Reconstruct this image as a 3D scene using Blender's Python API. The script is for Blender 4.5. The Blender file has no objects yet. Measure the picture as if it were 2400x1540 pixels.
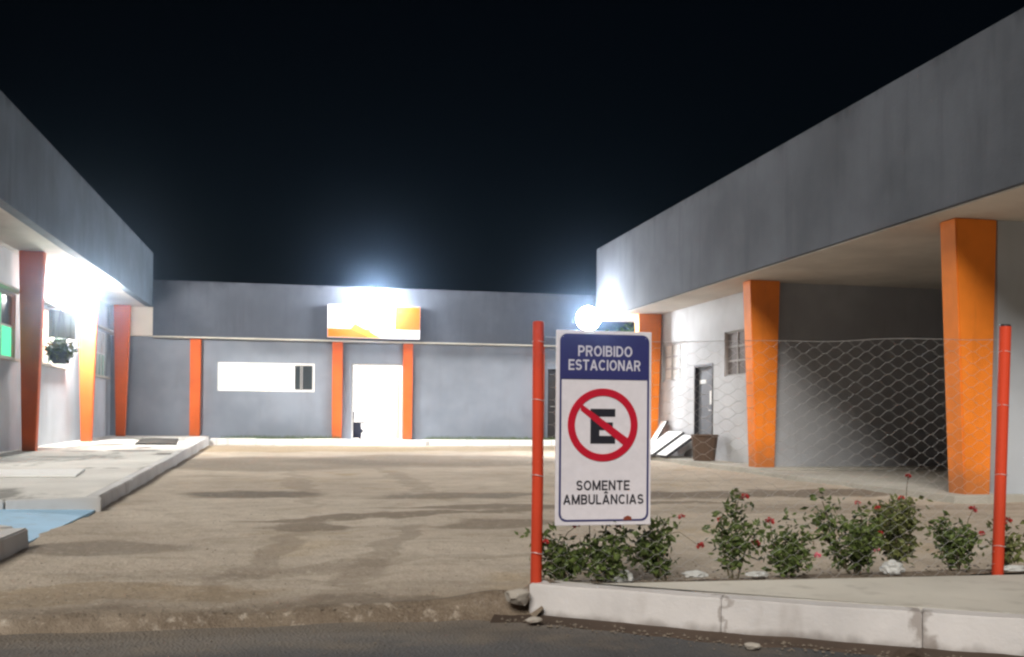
import bpy, bmesh, math, random
from mathutils import Vector, Matrix, noise

# ------------------------------------------------------------------ camera, sky, sun, exposure
sc = bpy.context.scene
COL = sc.collection
CAM_Z = 0.9
cd = bpy.data.cameras.new('camera'); cam = bpy.data.objects.new('camera', cd); COL.objects.link(cam)
F = 2300.0 / 2400.0
yaw, pitch, roll = math.atan(485.0 / 2300.0), math.radians(0.8), math.radians(0.5)
fw = Vector((math.sin(yaw) * math.cos(pitch), math.cos(yaw) * math.cos(pitch), math.sin(pitch)))
rt = Vector((math.cos(yaw), -math.sin(yaw), 0)); up = rt.cross(fw)
r2 = rt * math.cos(roll) + up * math.sin(roll); u2 = up * math.cos(roll) - rt * math.sin(roll)
M = Matrix((r2, u2, -fw)).transposed().to_4x4(); M.translation = (0, 0, CAM_Z)
cam.matrix_world = M
cd.sensor_width = 36; cd.sensor_fit = 'HORIZONTAL'; cd.lens = 36 * F
cd.shift_x = -0.0001; cd.shift_y = 0.0725
cd.clip_start = 0.05; cd.clip_end = 2000
sc.camera = cam

SUN_AZ, SUN_EL = math.radians(29), math.radians(38)      # light travels towards +y, a little to +x
world = bpy.data.worlds.new('World'); sc.world = world; world.use_nodes = True
nt = world.node_tree; nt.nodes.clear()
sky = nt.nodes.new('ShaderNodeTexSky'); sky.sky_type = 'NISHITA'; sky.sun_disc = False
sky.sun_elevation = math.radians(2.0); sky.sun_rotation = math.pi + SUN_AZ
tint = nt.nodes.new('ShaderNodeMix'); tint.data_type = 'RGBA'; tint.blend_type = 'MULTIPLY'; tint.inputs[0].default_value = 1
tint.inputs[7].default_value = (0.42, 0.62, 1.0, 1)
bg = nt.nodes.new('ShaderNodeBackground'); bg.inputs[1].default_value = 0.0007
wo = nt.nodes.new('ShaderNodeOutputWorld')
nt.links.new(sky.outputs[0], tint.inputs[6]); nt.links.new(tint.outputs[2], bg.inputs[0]); nt.links.new(bg.outputs[0], wo.inputs[0])

sd = bpy.data.lights.new('sun', 'SUN'); sun = bpy.data.objects.new('sun', sd); COL.objects.link(sun)
sd.energy = 1.2; sd.angle = math.radians(26); sd.color = (1.0, 0.95, 0.88)
dirv = Vector((math.sin(SUN_AZ) * math.cos(SUN_EL), math.cos(SUN_AZ) * math.cos(SUN_EL), -math.sin(SUN_EL)))
sun.rotation_euler = dirv.to_track_quat('-Z', 'Y').to_euler(); sun.location = (-6, -12, 12)

sc.view_settings.view_transform = 'Standard'; sc.view_settings.look = 'None'
sc.view_settings.exposure = 1.55; sc.view_settings.gamma = 1; sc.view_settings.use_curve_mapping = False
sc.render.engine = 'CYCLES'
sc.cycles.use_denoising = True
sc.cycles.max_bounces = 5; sc.cycles.diffuse_bounces = 3; sc.cycles.volume_bounces = 0
sc.cycles.sample_clamp_indirect = 6
sc.cycles.filter_width = 2.4
LAMP = 1.0

# ------------------------------------------------------------------ materials
MATS = {}
def srgb(r, g, b):
    f = lambda c: (c / 255 / 12.92) if c <= 10 else ((c / 255 + 0.055) / 1.055) ** 2.4
    return (f(r), f(g), f(b))
class NB:
    def __init__(s, name):
        s.m = bpy.data.materials.new(name); s.m.use_nodes = True; s.t = s.m.node_tree
        s.b = s.t.nodes['Principled BSDF']; s.pos = s.t.nodes.new('ShaderNodeNewGeometry').outputs['Position']
    def n(s, t, **k):
        x = s.t.nodes.new(t)
        for a, v in k.items(): setattr(x, a, v)
        return x
    def l(s, a, b): s.t.links.new(a, b)
    def noise(s, scale=1, detail=5, stretch=None, rough=.6, off=None):
        t = s.n('ShaderNodeTexNoise'); t.inputs['Scale'].default_value = scale; t.inputs['Detail'].default_value = detail
        t.inputs['Roughness'].default_value = rough
        mp = s.n('ShaderNodeMapping'); s.l(s.pos, mp.inputs[0])
        if stretch: mp.inputs['Scale'].default_value = stretch
        if off: mp.inputs['Location'].default_value = off
        s.l(mp.outputs[0], t.inputs['Vector']); return t.outputs['Fac']
    def ramp(s, v, lo, hi, a=0., b=1.):
        r = s.n('ShaderNodeMapRange'); r.interpolation_type = 'SMOOTHSTEP'
        for i, x in zip((1, 2, 3, 4), (lo, hi, a, b)): r.inputs[i].default_value = x
        s.l(v, r.inputs[0]); return r.outputs[0]
    def math(s, op, a, b):
        x = s.n('ShaderNodeMath', operation=op)
        for i, v in enumerate((a, b)):
            if isinstance(v, (int, float)): x.inputs[i].default_value = v
            else: s.l(v, x.inputs[i])
        return x.outputs[0]
    def mix(s, fac, a, b, mode='MIX'):
        x = s.n('ShaderNodeMix', data_type='RGBA', blend_type=mode)
        if isinstance(fac, (int, float)): x.inputs[0].default_value = fac
        else: s.l(fac, x.inputs[0])
        for i, v in ((6, a), (7, b)):
            if isinstance(v, tuple): x.inputs[i].default_value = (*v[:3], 1)
            else: s.l(v, x.inputs[i])
        return x.outputs[2]
    def bump(s, h, strength=.3, dist=.01):
        x = s.n('ShaderNodeBump'); x.inputs['Strength'].default_value = strength; x.inputs['Distance'].default_value = dist
        s.l(h, x.inputs['Height']); s.l(x.outputs[0], s.b.inputs['Normal'])
    def fin(s, col=None, rough=.8, spec=.3, metal=0):
        if col is not None:
            if isinstance(col, tuple): s.b.inputs['Base Color'].default_value = (*col[:3], 1)
            else: s.l(col, s.b.inputs['Base Color'])
        if isinstance(rough, (int, float)): s.b.inputs['Roughness'].default_value = rough
        else: s.l(rough, s.b.inputs['Roughness'])
        s.b.inputs['Specular IOR Level'].default_value = spec; s.b.inputs['Metallic'].default_value = metal
        MATS[s.m.name] = s.m; return s.m

def plaster(name, col, dirt=(.16, .13, .10), var=.16, stain=.35, rough=.85):
    b = NB(name)
    c = b.mix(b.ramp(b.noise(.7, 3), .3, .7), tuple(x * (1 - var) for x in col), tuple(min(1, x * (1 + var * .6)) for x in col))
    c = b.mix(b.ramp(b.noise(6, 3, (1, 1, .12)), .52, .82, 0, stain), c, dirt)       # run-down streaks
    c = b.mix(b.ramp(b.noise(2.2, 4, off=(9, 4, 2)), .56, .8, 0, stain * .6), c, dirt)
    b.bump(b.noise(60, 2), .35, .004)
    return b.fin(c, rough, .25)
plaster('wall_paint', (.235, .262, .31), stain=.18)
def mould(name, col, top, seed):
    b = NB(name); sep = b.n('ShaderNodeSeparateXYZ'); b.l(b.pos, sep.inputs[0])
    c = b.mix(b.ramp(b.noise(.6, 4, off=(seed, 0, 0)), .3, .7), tuple(x * .80 for x in col), tuple(x * 1.18 for x in col))
    c = b.mix(b.ramp(b.noise(4.0, 3, (1, 1, .10), off=(0, seed, 0)), .50, .74, 0, .38), c, tuple(x * .6 for x in col))
    c = b.mix(b.ramp(b.noise(11, 3, (1, 1, .06), off=(0, 0, seed)), .56, .78, 0, .30), c, tuple(min(1, x * 1.3) for x in col))
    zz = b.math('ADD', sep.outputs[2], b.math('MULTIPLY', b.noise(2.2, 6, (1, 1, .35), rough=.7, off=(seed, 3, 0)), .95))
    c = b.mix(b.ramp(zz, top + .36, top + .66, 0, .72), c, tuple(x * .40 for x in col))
    b.bump(b.noise(22, 4, rough=.7), .5, .008); b.fin(c, .88, .2)
mould('fascia_paint', (.100, .110, .130), 4.78, 2.0); mould('back_fascia_paint', (.076, .085, .106), 4.46, 7.0); mould('fascia_left', (.115, .145, .178), 5.17, 4.0)
plaster('left_wall', (.40, .43, .47), stain=.18)
plaster('white_wall', (.52, .525, .54), stain=.12)
plaster('front_wall_paint', (.46, .49, .53), stain=.12)
plaster('porch_paint', (.38, .39, .41), stain=.2)
plaster('soffit_paint', (.58, .55, .50), stain=.15)
plaster('cream_paint', (.72, .68, .60), stain=.1)
def worn(name, col):
    b = NB(name); sep = b.n('ShaderNodeSeparateXYZ'); b.l(b.pos, sep.inputs[0])
    c = b.mix(b.ramp(b.noise(1.3, 4), .3, .7), tuple(x * .84 for x in col), tuple(min(1, x * 1.06) for x in col))
    c = b.mix(b.ramp(b.noise(9, 3, (1, 1, .1)), .55, .8, 0, .28), c, (.30, .09, .025))
    zz = b.math('ADD', sep.outputs[2], b.math('MULTIPLY', b.math('SUBTRACT', b.noise(6, 5), .5), .5))
    c = b.mix(b.ramp(zz, .12, .55, .55, 0), c, (.20, .11, .06))                 # mud splashed on the foot
    c = b.mix(b.ramp(b.noise(14, 5, off=(3, 3, 1), rough=.7), .70, .73, 0, .8), c, (.42, .36, .30))   # chipped paint
    b.bump(b.noise(30, 3), .4, .006); b.fin(c, .65, .3)
worn('orange_paint', (.95, .255, .026)); worn('orange_red_paint', (.70, .13, .025))
plaster('post_paint', (.62, .060, .022), dirt=(.20, .035, .02), var=.28, stain=.55, rough=.6)
plaster('kerb_paint', (.62, .61, .60), dirt=(.14, .10, .07), var=.12, stain=.5)
def stained_kerb():
    b = NB('stained_kerb'); col = (.60, .57, .555); sep = b.n('ShaderNodeSeparateXYZ'); b.l(b.pos, sep.inputs[0])
    c = b.mix(b.ramp(b.noise(1.5, 4), .3, .7), tuple(x * .85 for x in col), tuple(x * 1.1 for x in col))
    c = b.mix(b.ramp(b.noise(5, 4, (1, 1, .3)), .55, .85, 0, .35), c, (.2, .15, .11))
    w = b.math('ADD', sep.outputs[0], b.math('MULTIPLY', b.math('SUBTRACT', b.noise(9, 4), .5), .22))
    for x0, wd, k in ((2.50, .030, .5), (1.80, .010, .4), (3.21, .02, .4)):
        c = b.mix(b.ramp(b.math('ABSOLUTE', b.math('SUBTRACT', w, x0), 0), wd * .4, wd * 1.5, k, 0), c, (.11, .065, .035))
    zz = b.math('ADD', sep.outputs[2], b.math('MULTIPLY', b.math('SUBTRACT', b.noise(7, 4), .5), .10))
    c = b.mix(b.ramp(zz, -.05, .005, .6, 0), c, (.10, .075, .055))        # road splash along the foot
    b.bump(b.noise(45, 4), .5, .005); b.fin(c, .88, .25)
stained_kerb()
plaster('white_kerb', (.84, .84, .82), dirt=(.25, .22, .17), var=.08, stain=.3)
plaster('concrete', (.44, .42, .37), dirt=(.17, .14, .11), var=.18, stain=.3)
plaster('blue_ramp_paint', (.42, .66, .88), dirt=(.25, .27, .25), var=.15, stain=.35)
plaster('roof_felt', (.12, .12, .12))
plaster('interior_white', (.80, .79, .77), stain=.05)
plaster('white_board', (.78, .78, .77), stain=.12)
plaster('dark_edge', (.035, .035, .04), stain=.1)
plaster('grey_door', (.17, .18, .20), dirt=(.08, .08, .08), stain=.3, rough=.5)
plaster('dark_recess', (.05, .045, .045))
plaster('brown_bin', (.13, .085, .06), dirt=(.05, .035, .025), var=.3, stain=.5)
plaster('mat_rubber', (.045, .042, .038))
plaster('grit', (.20, .165, .13))
plaster('rubble', (.42, .38, .33), dirt=(.16, .12, .09), stain=.5)
plaster('grey_cloth', (.13, .125, .10), var=.2)
plaster('shutter', (.42, .41, .40), stain=.3)

def simple(name, col, rough=.5, spec=.5, metal=0):
    b = NB(name); c = b.mix(b.ramp(b.noise(25, 4), .3, .7), tuple(x * .96 for x in col), tuple(min(1, x * 1.03) for x in col))
    return b.fin(c, rough, spec, metal)
simple('sign_white', (.72, .68, .72), .42); simple('sign_navy', (.032, .034, .14), .4)
simple('sign_red', (.50, .008, .028), .4); simple('sign_black', (.02, .02, .028), .4)
simple('sign_orange', (.58, .12, .004), .4); simple('sign_yellow', (.70, .26, .008), .4)
simple('sign_letter', (.60, .58, .66), .45); simple('rust', (.22, .045, .02), .9)
simple('galvanised_wire', (.62, .60, .60), .45, .5, .3); simple('dark_metal', (.05, .05, .055), .45, .5, .6)
simple('aluminium', (.62, .62, .62), .4, .5, .5); simple('black_plastic', (.02, .026, .023), .42, .4)
simple('pale_glass', (.34, .50, .44), .2, .6); simple('tint_glass', (.07, .06, .055), .12, .6)
simple('brown_glass', (.15, .125, .115), .75, .3); simple('night_glass', (.05, .06, .065), .12, .6)
simple('paper', (.8, .8, .78), .7); simple('litter_white', (.52, .52, .50), .6); simple('stem', (.10, .085, .045), .8)
simple('bark', (.10, .07, .05), .9); simple('chair_blue', (.012, .015, .035), .7); simple('curtain', (.78, .60, .33), .8)

def leafmat(name, a, b_, rough=.5):
    b = NB(name); oi = b.n('ShaderNodeObjectInfo')
    c = b.mix(b.ramp(b.noise(38, 3), .3, .7), a, b_)
    b.fin(c, rough, .35); b.b.inputs['Transmission Weight'].default_value = 0
    return b.m
leafmat('leaf', (.034, .055, .013), (.125, .165, .042)); leafmat('leaf_dry', (.06, .075, .02), (.17, .18, .06))
leafmat('grass', (.05, .09, .02), (.13, .17, .06)); leafmat('petal', (.33, .02, .022), (.52, .05, .045)); leafmat('petal_pink', (.62, .07, .14), (.80, .16, .22))
leafmat('tree_leaf', (.04, .09, .03), (.12, .20, .07))

def emit(name, col, s):
    m = bpy.data.materials.new(name); m.use_nodes = True; t = m.node_tree; t.nodes.clear()
    e = t.nodes.new('ShaderNodeEmission'); e.inputs[0].default_value = (*col, 1); e.inputs[1].default_value = s
    o = t.nodes.new('ShaderNodeOutputMaterial'); t.links.new(e.outputs[0], o.inputs[0]); MATS[name] = m
emit('globe_sign', (.93, .96, 1.0), 130 * LAMP); emit('globe_left', (1.0, .98, .93), 220 * LAMP); emit('globe_right', (.93, .96, 1.0), 100 * LAMP)
emit('tube_light', (1.0, .98, .95), 34 * LAMP); emit('lit_green', (.10, .62, .30), .7)

# yard: beige compacted sand with damp tracks, oily patches and ochre drifts
def yard_mat():
    b = NB('sand')
    c = b.mix(b.ramp(b.noise(.45, 4), .32, .68), (.50, .425, .345), (.64, .555, .455))
    c = b.mix(b.ramp(b.noise(1.6, 5, (.35, 1, 1)), .45, .75, 0, .5), c, (.34, .28, .215))
    c = b.mix(b.ramp(b.noise(.8, 3, off=(3, 11, 0)), .55, .72, 0, .5), c, (.50, .36, .19))
    sep = b.n('ShaderNodeSeparateXYZ'); wv = b.n('ShaderNodeTexNoise'); wv.inputs['Scale'].default_value = 1.7; wv.inputs['Detail'].default_value = 4
    b.l(b.pos, wv.inputs['Vector'])
    add = b.n('ShaderNodeVectorMath', operation='MULTIPLY_ADD'); b.l(wv.outputs['Color'], add.inputs[0]); add.inputs[1].default_value = (.7, .9, 0); b.l(b.pos, add.inputs[2])
    sub = b.n('ShaderNodeVectorMath', operation='SUBTRACT'); b.l(add.outputs[0], sub.inputs[0]); sub.inputs[1].default_value = (.35, .45, 0)
    b.l(sub.outputs[0], sep.inputs[0])
    def ell(cx, cy, rx, ry, ang=0, soft=.5):
        ca, sa = math.cos(ang), math.sin(ang)
        dx = b.math('SUBTRACT', sep.outputs[0], cx); dy = b.math('SUBTRACT', sep.outputs[1], cy)
        u = b.math('ADD', b.math('MULTIPLY', dx, ca / rx), b.math('MULTIPLY', dy, sa / rx))
        v = b.math('ADD', b.math('MULTIPLY', dx, -sa / ry), b.math('MULTIPLY', dy, ca / ry))
        d = b.math('ADD', b.math('MULTIPLY', u, u), b.math('MULTIPLY', v, v))
        return b.ramp(d, 1 - soft * .7, 1 + soft * .9, 1, 0)
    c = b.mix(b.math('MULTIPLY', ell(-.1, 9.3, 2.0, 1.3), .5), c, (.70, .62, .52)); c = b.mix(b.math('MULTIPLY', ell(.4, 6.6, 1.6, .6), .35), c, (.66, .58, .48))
    for (cx, cy, rx, ry, ang, k, col) in [
        (-.55, 11.1, .75, .50, 0, .9, (.115, .10, .085)), (1.75, 10.75, 1.0, .34, 0, .75, (.15, .13, .11)),
        (.9, 8.75, 1.5, .18, .30, .85, (.17, .13, .09)), (2.6, 9.5, 1.9, .24, .10, .85, (.16, .125, .09)),
        (1.55, 7.95, .55, .30, .3, .75, (.17, .13, .09)), (.1, 8.0, .36, .34, 0, .8, (.17, .13, .09)),
        (-.25, 6.3, .13, 1.5, -.18, .5, (.24, .19, .14)), (.55, 6.6, .12, 1.7, -.22, .5, (.24, .19, .14)), (-.05, 12.5, .16, 3.2, .05, .4, (.24, .19, .14)), (1.35, 13.0, .16, 3.0, .05, .4, (.24, .19, .14)),
        (5.2, 10.6, 2.2, .5, .05, .85, (.11, .085, .065)), (5.6, 8.9, 2.6, .35, .05, .35, (.13, .10, .08)),
        (-.6, 17.5, 2.2, 2.1, 0, .65, (.15, .125, .10)), (2.6, 18.5, 2.6, 2.2, 0, .7, (.14, .115, .095)),
        (.3, 5.9, 1.5, .12, .25, .3, (.17, .13, .09)), (-1.4, 6.95, .7, .28, .1, .55, (.12, .10, .08)),
        (.55, 4.72, .75, .16, -.08, .75, (.075, .05, .035)), (-1.2, 5.1, 1.0, .30, .1, .5, (.30, .19, .07)),
        (-.4, 24.0, 3.4, 1.9, 0, .7, (.34, .235, .11)), (4.4, 24.2, 3.0, 1.5, 0, .6, (.40, .31, .18))]:
        c = b.mix(b.math('MULTIPLY', ell(cx, cy, rx, ry, ang), k * .9), c, col)
    c = b.mix(b.ramp(sep.outputs[1], 4.5, 5.7, .55, 0), c, (.34, .275, .205))
    yl = b.math('ADD', sep.outputs[1], b.math('MULTIPLY', sep.outputs[0], -.03))
    c = b.mix(b.ramp(yl, 4.58, 4.86, .85, 0), c, (.13, .095, .068))           # damp dirt along the road edge
    c = b.mix(b.ramp(b.noise(4.5, 5, (.6, 1, 1), rough=.7), .44, .66, 0, .40), c, (.31, .25, .185))
    c = b.mix(b.ramp(b.noise(13, 4, off=(1, 5, 0), rough=.7), .54, .72, 0, .45), c, (.74, .66, .56))
    c = b.mix(b.ramp(b.noise(75, 3), .40, .70, 0, .5), c, (.27, .22, .165))
    h = b.noise(9, 6, rough=.75)
    b.bump(h, 1.0, .035)
    return b.fin(c, .95, .15)
yard_mat()
def asphalt():
    b = NB('asphalt')
    c = b.mix(b.ramp(b.noise(1.1, 7), .3, .7), (.062, .062, .066), (.105, .103, .105))
    c = b.mix(b.ramp(b.noise(90, 3), .48, .75, 0, .7), c, (.14, .135, .13))
    c = b.mix(b.ramp(b.noise(3, 6, off=(5, 1, 0)), .48, .70, 0, .6), c, (.17, .14, .11))
    sep = b.n('ShaderNodeSeparateXYZ'); b.l(b.pos, sep.inputs[0])
    yy = b.math('ADD', sep.outputs[1], b.math('MULTIPLY', b.math('SUBTRACT', b.noise(1.6, 5, (.5, 1, 1), rough=.7), .5), 1.1))
    c = b.mix(b.ramp(yy, 3.75, 4.75, 0, .62), c, (.30, .25, .195))
    v = b.n('ShaderNodeTexVoronoi'); v.inputs['Scale'].default_value = 70; b.l(b.pos, v.inputs['Vector'])
    b.bump(v.outputs['Distance'], .8, .008)
    return b.fin(c, .9, .25)
asphalt()
plaster('gutter_brown', (.085, .06, .045), dirt=(.03, .022, .018), var=.35, stain=.6)
plaster('soil', (.16, .115, .08), dirt=(.06, .045, .03), var=.3, stain=.5)
plaster('pavement', (.60, .565, .50), dirt=(.17, .14, .11), var=.18, stain=.4)
plaster('outskirts', (.10, .085, .065), var=.3)
def pavement_left_mat():
    b = NB('pavement_left')
    c = b.mix(b.ramp(b.noise(.8, 6), .3, .7), (.60, .58, .54), (.78, .76, .71))
    c = b.mix(b.ramp(b.noise(1.2, 7, (1.2, .45, 1), off=(2, 7, 0)), .53, .66, 0, .75), c, (.09, .085, .07))
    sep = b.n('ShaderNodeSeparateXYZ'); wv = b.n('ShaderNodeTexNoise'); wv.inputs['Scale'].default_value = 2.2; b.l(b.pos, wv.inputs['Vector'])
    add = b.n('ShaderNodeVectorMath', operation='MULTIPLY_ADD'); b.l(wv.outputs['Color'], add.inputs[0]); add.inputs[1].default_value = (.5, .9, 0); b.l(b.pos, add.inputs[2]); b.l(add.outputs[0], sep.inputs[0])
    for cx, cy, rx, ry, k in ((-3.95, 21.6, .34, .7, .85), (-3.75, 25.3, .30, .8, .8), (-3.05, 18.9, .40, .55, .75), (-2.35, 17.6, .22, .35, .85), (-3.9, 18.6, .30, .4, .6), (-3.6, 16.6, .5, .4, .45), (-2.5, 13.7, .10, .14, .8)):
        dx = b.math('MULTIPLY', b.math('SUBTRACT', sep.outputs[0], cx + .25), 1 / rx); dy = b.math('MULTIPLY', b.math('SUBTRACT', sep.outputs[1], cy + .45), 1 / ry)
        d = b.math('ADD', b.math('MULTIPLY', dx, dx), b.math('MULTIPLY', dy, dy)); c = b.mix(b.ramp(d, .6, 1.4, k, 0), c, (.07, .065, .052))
    c = b.mix(b.ramp(b.noise(40, 4), .4, .8, 0, .3), c, (.2, .18, .15))
    b.bump(b.noise(50, 4), .3, .004)
    return b.fin(c, .85, .25)
pavement_left_mat()

# ------------------------------------------------------------------ helpers
def root_off(p):
    v = Vector((0, 0, 0))
    while p: v += p.location; p = p.parent
    return v
def obj(name, bm, mat, parent=None, loc=None, smooth=False, label=None, cat=None, group=None, kind=None):
    """links a bmesh given in world coordinates as ONE mesh object"""
    off = root_off(parent) if parent else Vector(loc or (0, 0, 0))
    me = bpy.data.meshes.new(name)
    if isinstance(bm, bmesh.types.BMesh):
        bmesh.ops.translate(bm, verts=bm.verts, vec=-off); bmesh.ops.recalc_face_normals(bm, faces=bm.faces)
        bm.to_mesh(me); bm.free()
    else:
        vs, fs = bm; me.from_pydata([Vector(v) - off for v in vs], [], fs)
    if smooth:
        for p in me.polygons: p.use_smooth = True
    for m in (mat if isinstance(mat, (list, tuple)) else [mat]): me.materials.append(MATS[m])
    o = bpy.data.objects.new(name, me); COL.objects.link(o)
    if parent: o.parent = parent
    else: o.location = off
    return tag(o, label, cat, group, kind)
def tag(o, label=None, cat=None, group=None, kind=None):
    if cat and not kind: kind = 'thing'
    for k, v in (('label', label), ('category', cat), ('group', group), ('kind', kind)):
        if v: o[k] = v
    return o
def thing(name, loc, label, cat, group=None):
    o = bpy.data.objects.new(name, None); COL.objects.link(o); o.location = loc; o.empty_display_size = .1
    return tag(o, label, cat, group)
def B(): return bmesh.new()
def box(bm, x0, x1, y0, y1, z0, z1, bev=0):
    r = bmesh.ops.create_cube(bm, size=1)
    for v in r['verts']: v.co = Vector(((x0 + x1) / 2 + v.co.x * (x1 - x0), (y0 + y1) / 2 + v.co.y * (y1 - y0), (z0 + z1) / 2 + v.co.z * (z1 - z0)))
    if bev: bmesh.ops.bevel(bm, geom=list({e for v in r['verts'] for e in v.link_edges}), offset=bev, segments=2, affect='EDGES', profile=.6)
    return bm
def bx(*a, **k): return box(B(), *a, **k)
def hexa(bm, bot, top, bev=0):
    vs = [bm.verts.new(p) for p in list(bot) + list(top)]
    n = len(bot)
    fs = [bm.faces.new(vs[:n][::-1]), bm.faces.new(vs[n:])]
    for i in range(n): fs.append(bm.faces.new((vs[i], vs[(i + 1) % n], vs[n + (i + 1) % n], vs[n + i])))
    if bev: bmesh.ops.bevel(bm, geom=list({e for f in fs for e in f.edges}), offset=bev, segments=2, affect='EDGES')
    return bm
def tube(bm, pts, rad, seg=8, cap=True):
    pts = [Vector(p) for p in pts]; rads = rad if isinstance(rad, (list, tuple)) else [rad] * len(pts); rings = []
    for i, p in enumerate(pts):
        d = (pts[min(i + 1, len(pts) - 1)] - pts[max(i - 1, 0)]).normalized()
        a = d.orthogonal().normalized() if abs(d.z) < .9 else Vector((1, 0, 0)).cross(d).normalized(); c = d.cross(a)
        rings.append([bm.verts.new(p + (a * math.cos(t) + c * math.sin(t)) * rads[i]) for t in [2 * math.pi * k / seg for k in range(seg)]])
    for r, s in zip(rings, rings[1:]):
        for k in range(seg): bm.faces.new((r[k], r[(k + 1) % seg], s[(k + 1) % seg], s[k]))
    if cap: bm.faces.new(rings[0][::-1]); bm.faces.new(rings[-1])
    return bm
def ball(bm, c, r, sub=2, jit=0, rnd=None, sq=(1, 1, 1)):
    q = bmesh.ops.create_icosphere(bm, subdivisions=sub, radius=1)
    for v in q['verts']:
        k = r * (1 + (jit * noise.noise(v.co * 1.7 + Vector(c) * 3) if jit else 0))
        v.co = Vector((c[0] + v.co.x * k * sq[0], c[1] + v.co.y * k * sq[1], c[2] + v.co.z * k * sq[2]))
    return bm
def wall(axis, plane, thick, u0, u1, z0, z1, holes=()):
    """wall with real openings: axis 'x' runs along x at y=plane..plane+thick, axis 'y' runs along y at x=plane..plane+thick"""
    us = sorted({u0, u1, *[h[0] for h in holes], *[h[1] for h in holes]}); zs = sorted({z0, z1, *[h[2] for h in holes], *[h[3] for h in holes]})
    solid = lambda i, j: 0 <= i < len(us) - 1 and 0 <= j < len(zs) - 1 and not any(h[0] <= (us[i] + us[i + 1]) / 2 <= h[1] and h[2] <= (zs[j] + zs[j + 1]) / 2 <= h[3] for h in holes)
    bm = B(); V = {}
    def v(i, j, s):
        if (i, j, s) not in V:
            t = plane + s * thick
            V[i, j, s] = bm.verts.new((us[i], t, zs[j]) if axis == 'x' else (t, us[i], zs[j]))
        return V[i, j, s]
    for i in range(len(us) - 1):
        for j in range(len(zs) - 1):
            if not solid(i, j): continue
            for s in (0, 1): bm.faces.new((v(i, j, s), v(i + 1, j, s), v(i + 1, j + 1, s), v(i, j + 1, s)))
            for (di, dj, a, c) in ((-1, 0, (i, j), (i, j + 1)), (1, 0, (i + 1, j), (i + 1, j + 1)), (0, -1, (i, j), (i + 1, j)), (0, 1, (i, j + 1), (i + 1, j + 1))):
                if not solid(i + di, j + dj): bm.faces.new((v(*a, 0), v(*c, 0), v(*c, 1), v(*a, 1)))
    return bm
def leaves(n, pts, size, r, flat=.5):
    vs, fs = [], []
    for i in range(n):
        c = pts(r); s = size * r.uniform(.6, 1.25); d = Vector((r.gauss(0, 1), r.gauss(0, 1), r.gauss(0, flat))).normalized(); q = d.orthogonal().normalized() * s * .26
        q = Matrix.Rotation(r.uniform(0, 6.28), 3, d) @ q; bend = d.cross(q).normalized() * s * .10; k = len(vs)
        vs += [c, c + d * s * .45 + q, c + d * s - bend, c + d * s * .45 - q, c + d * s * .5 + bend]; fs += [(k, k + 1, k + 4), (k + 1, k + 2, k + 4), (k + 2, k + 3, k + 4), (k + 3, k, k + 4)]
    return vs, fs
def zyard(y): return .09 * (y - 5) / 21.6
def zleft(y): return .14 + .0085 * (y - 9.5)
rnd = random.Random(7)

# ------------------------------------------------------------------ ground
obj('ground', ([(-400, -200, -.16), (400, -200, -.16), (400, 700, -.16), (-400, 700, -.16)], [(0, 1, 2, 3)]), 'outskirts', kind='structure')
KL = [(1.05, 4.545), (1.45, 4.262), (1.79, 4.02), (2.487, 3.60), (3.20, 3.16), (4.6, 2.30), (7.5, .55)]     # front top edge of the kerb
def kerb_y(x):
    if x <= KL[0][0]: return 4.57
    for a, b in zip(KL, KL[1:]):
        if x <= b[0]: return a[1] + (b[1] - a[1]) * (x - a[0]) / (b[0] - a[0])
    return KL[-1][1]
def road():
    xs = [-14 + .1 * i for i in range(280)]; vs = []; fs = []
    for x in xs:
        ye = kerb_y(x) - (.07 if x > 1.0 else 0) + .035 * noise.noise(Vector((x * 2.3, 1, 0))) + .02 * noise.noise(Vector((x * 7, 4, 0)))
        vs += [(x, ye, -.085), (x, ye - .02, -.052 + .006 * noise.noise(Vector((x * 3, 0, 0)))), (x, ye - .6, -.045), (x, -8, -.045)]
    for i in range(len(xs) - 1):
        for k in range(3): fs.append((4 * i + k, 4 * i + k + 1, 4 * i + 5 + k, 4 * i + 4 + k))
    obj('road', (vs, fs), 'asphalt', kind='structure')
road()
def sstep(a, b, x):
    t = max(0, min(1, (x - a) / (b - a))); return t * t * (3 - 2 * t)
def yard():
    xs = [-6 + .07 * i for i in range(40)] + [-3.2 + .05 * i for i in range(160)] + [4.8 + .16 * i for i in range(60)]
    ys = [4.46 + .035 * i for i in range(60)] + [6.56 + .08 * i for i in range(80)] + [12.96 + .25 * i for i in range(70)]
    vs, fs = [], []
    for y in ys:
        for x in xs:
            p = Vector((x, y, 0))
            z = zyard(y) + .020 * noise.noise(p * .8) + .012 * noise.noise(p * 2.6) + .006 * noise.noise(p * 7)
            if x > .9 and y < 5.6: z += .095 * sstep(1.02, 1.14, x) * (1 - sstep(4.62, 5.15, y))
            z += .05 * math.exp(-((x - .93) / .20) ** 2 - ((y - 4.62) / .22) ** 2) + .02 * math.exp(-((x - .55) / .4) ** 2 - ((y - 4.68) / .12) ** 2)
            edge = 4.60 + .05 * noise.noise(Vector((x * 1.6, 3, 0))) + .03 * noise.noise(Vector((x * 5, 8, 0)))
            if x < 1.1: z -= .085 * (1 - sstep(edge - .05, edge + .04, y)); 
            vs.append((x, y, z))
    n = len(xs)
    for j in range(len(ys) - 1):
        for i in range(n - 1):
            if xs[i + 1] > 1.14 and ys[j] < 4.5: continue
            fs.append((j * n + i, j * n + i + 1, (j + 1) * n + i + 1, (j + 1) * n + i))
    obj('yard', (vs, fs), 'sand', smooth=True, kind='structure')
yard()
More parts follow.
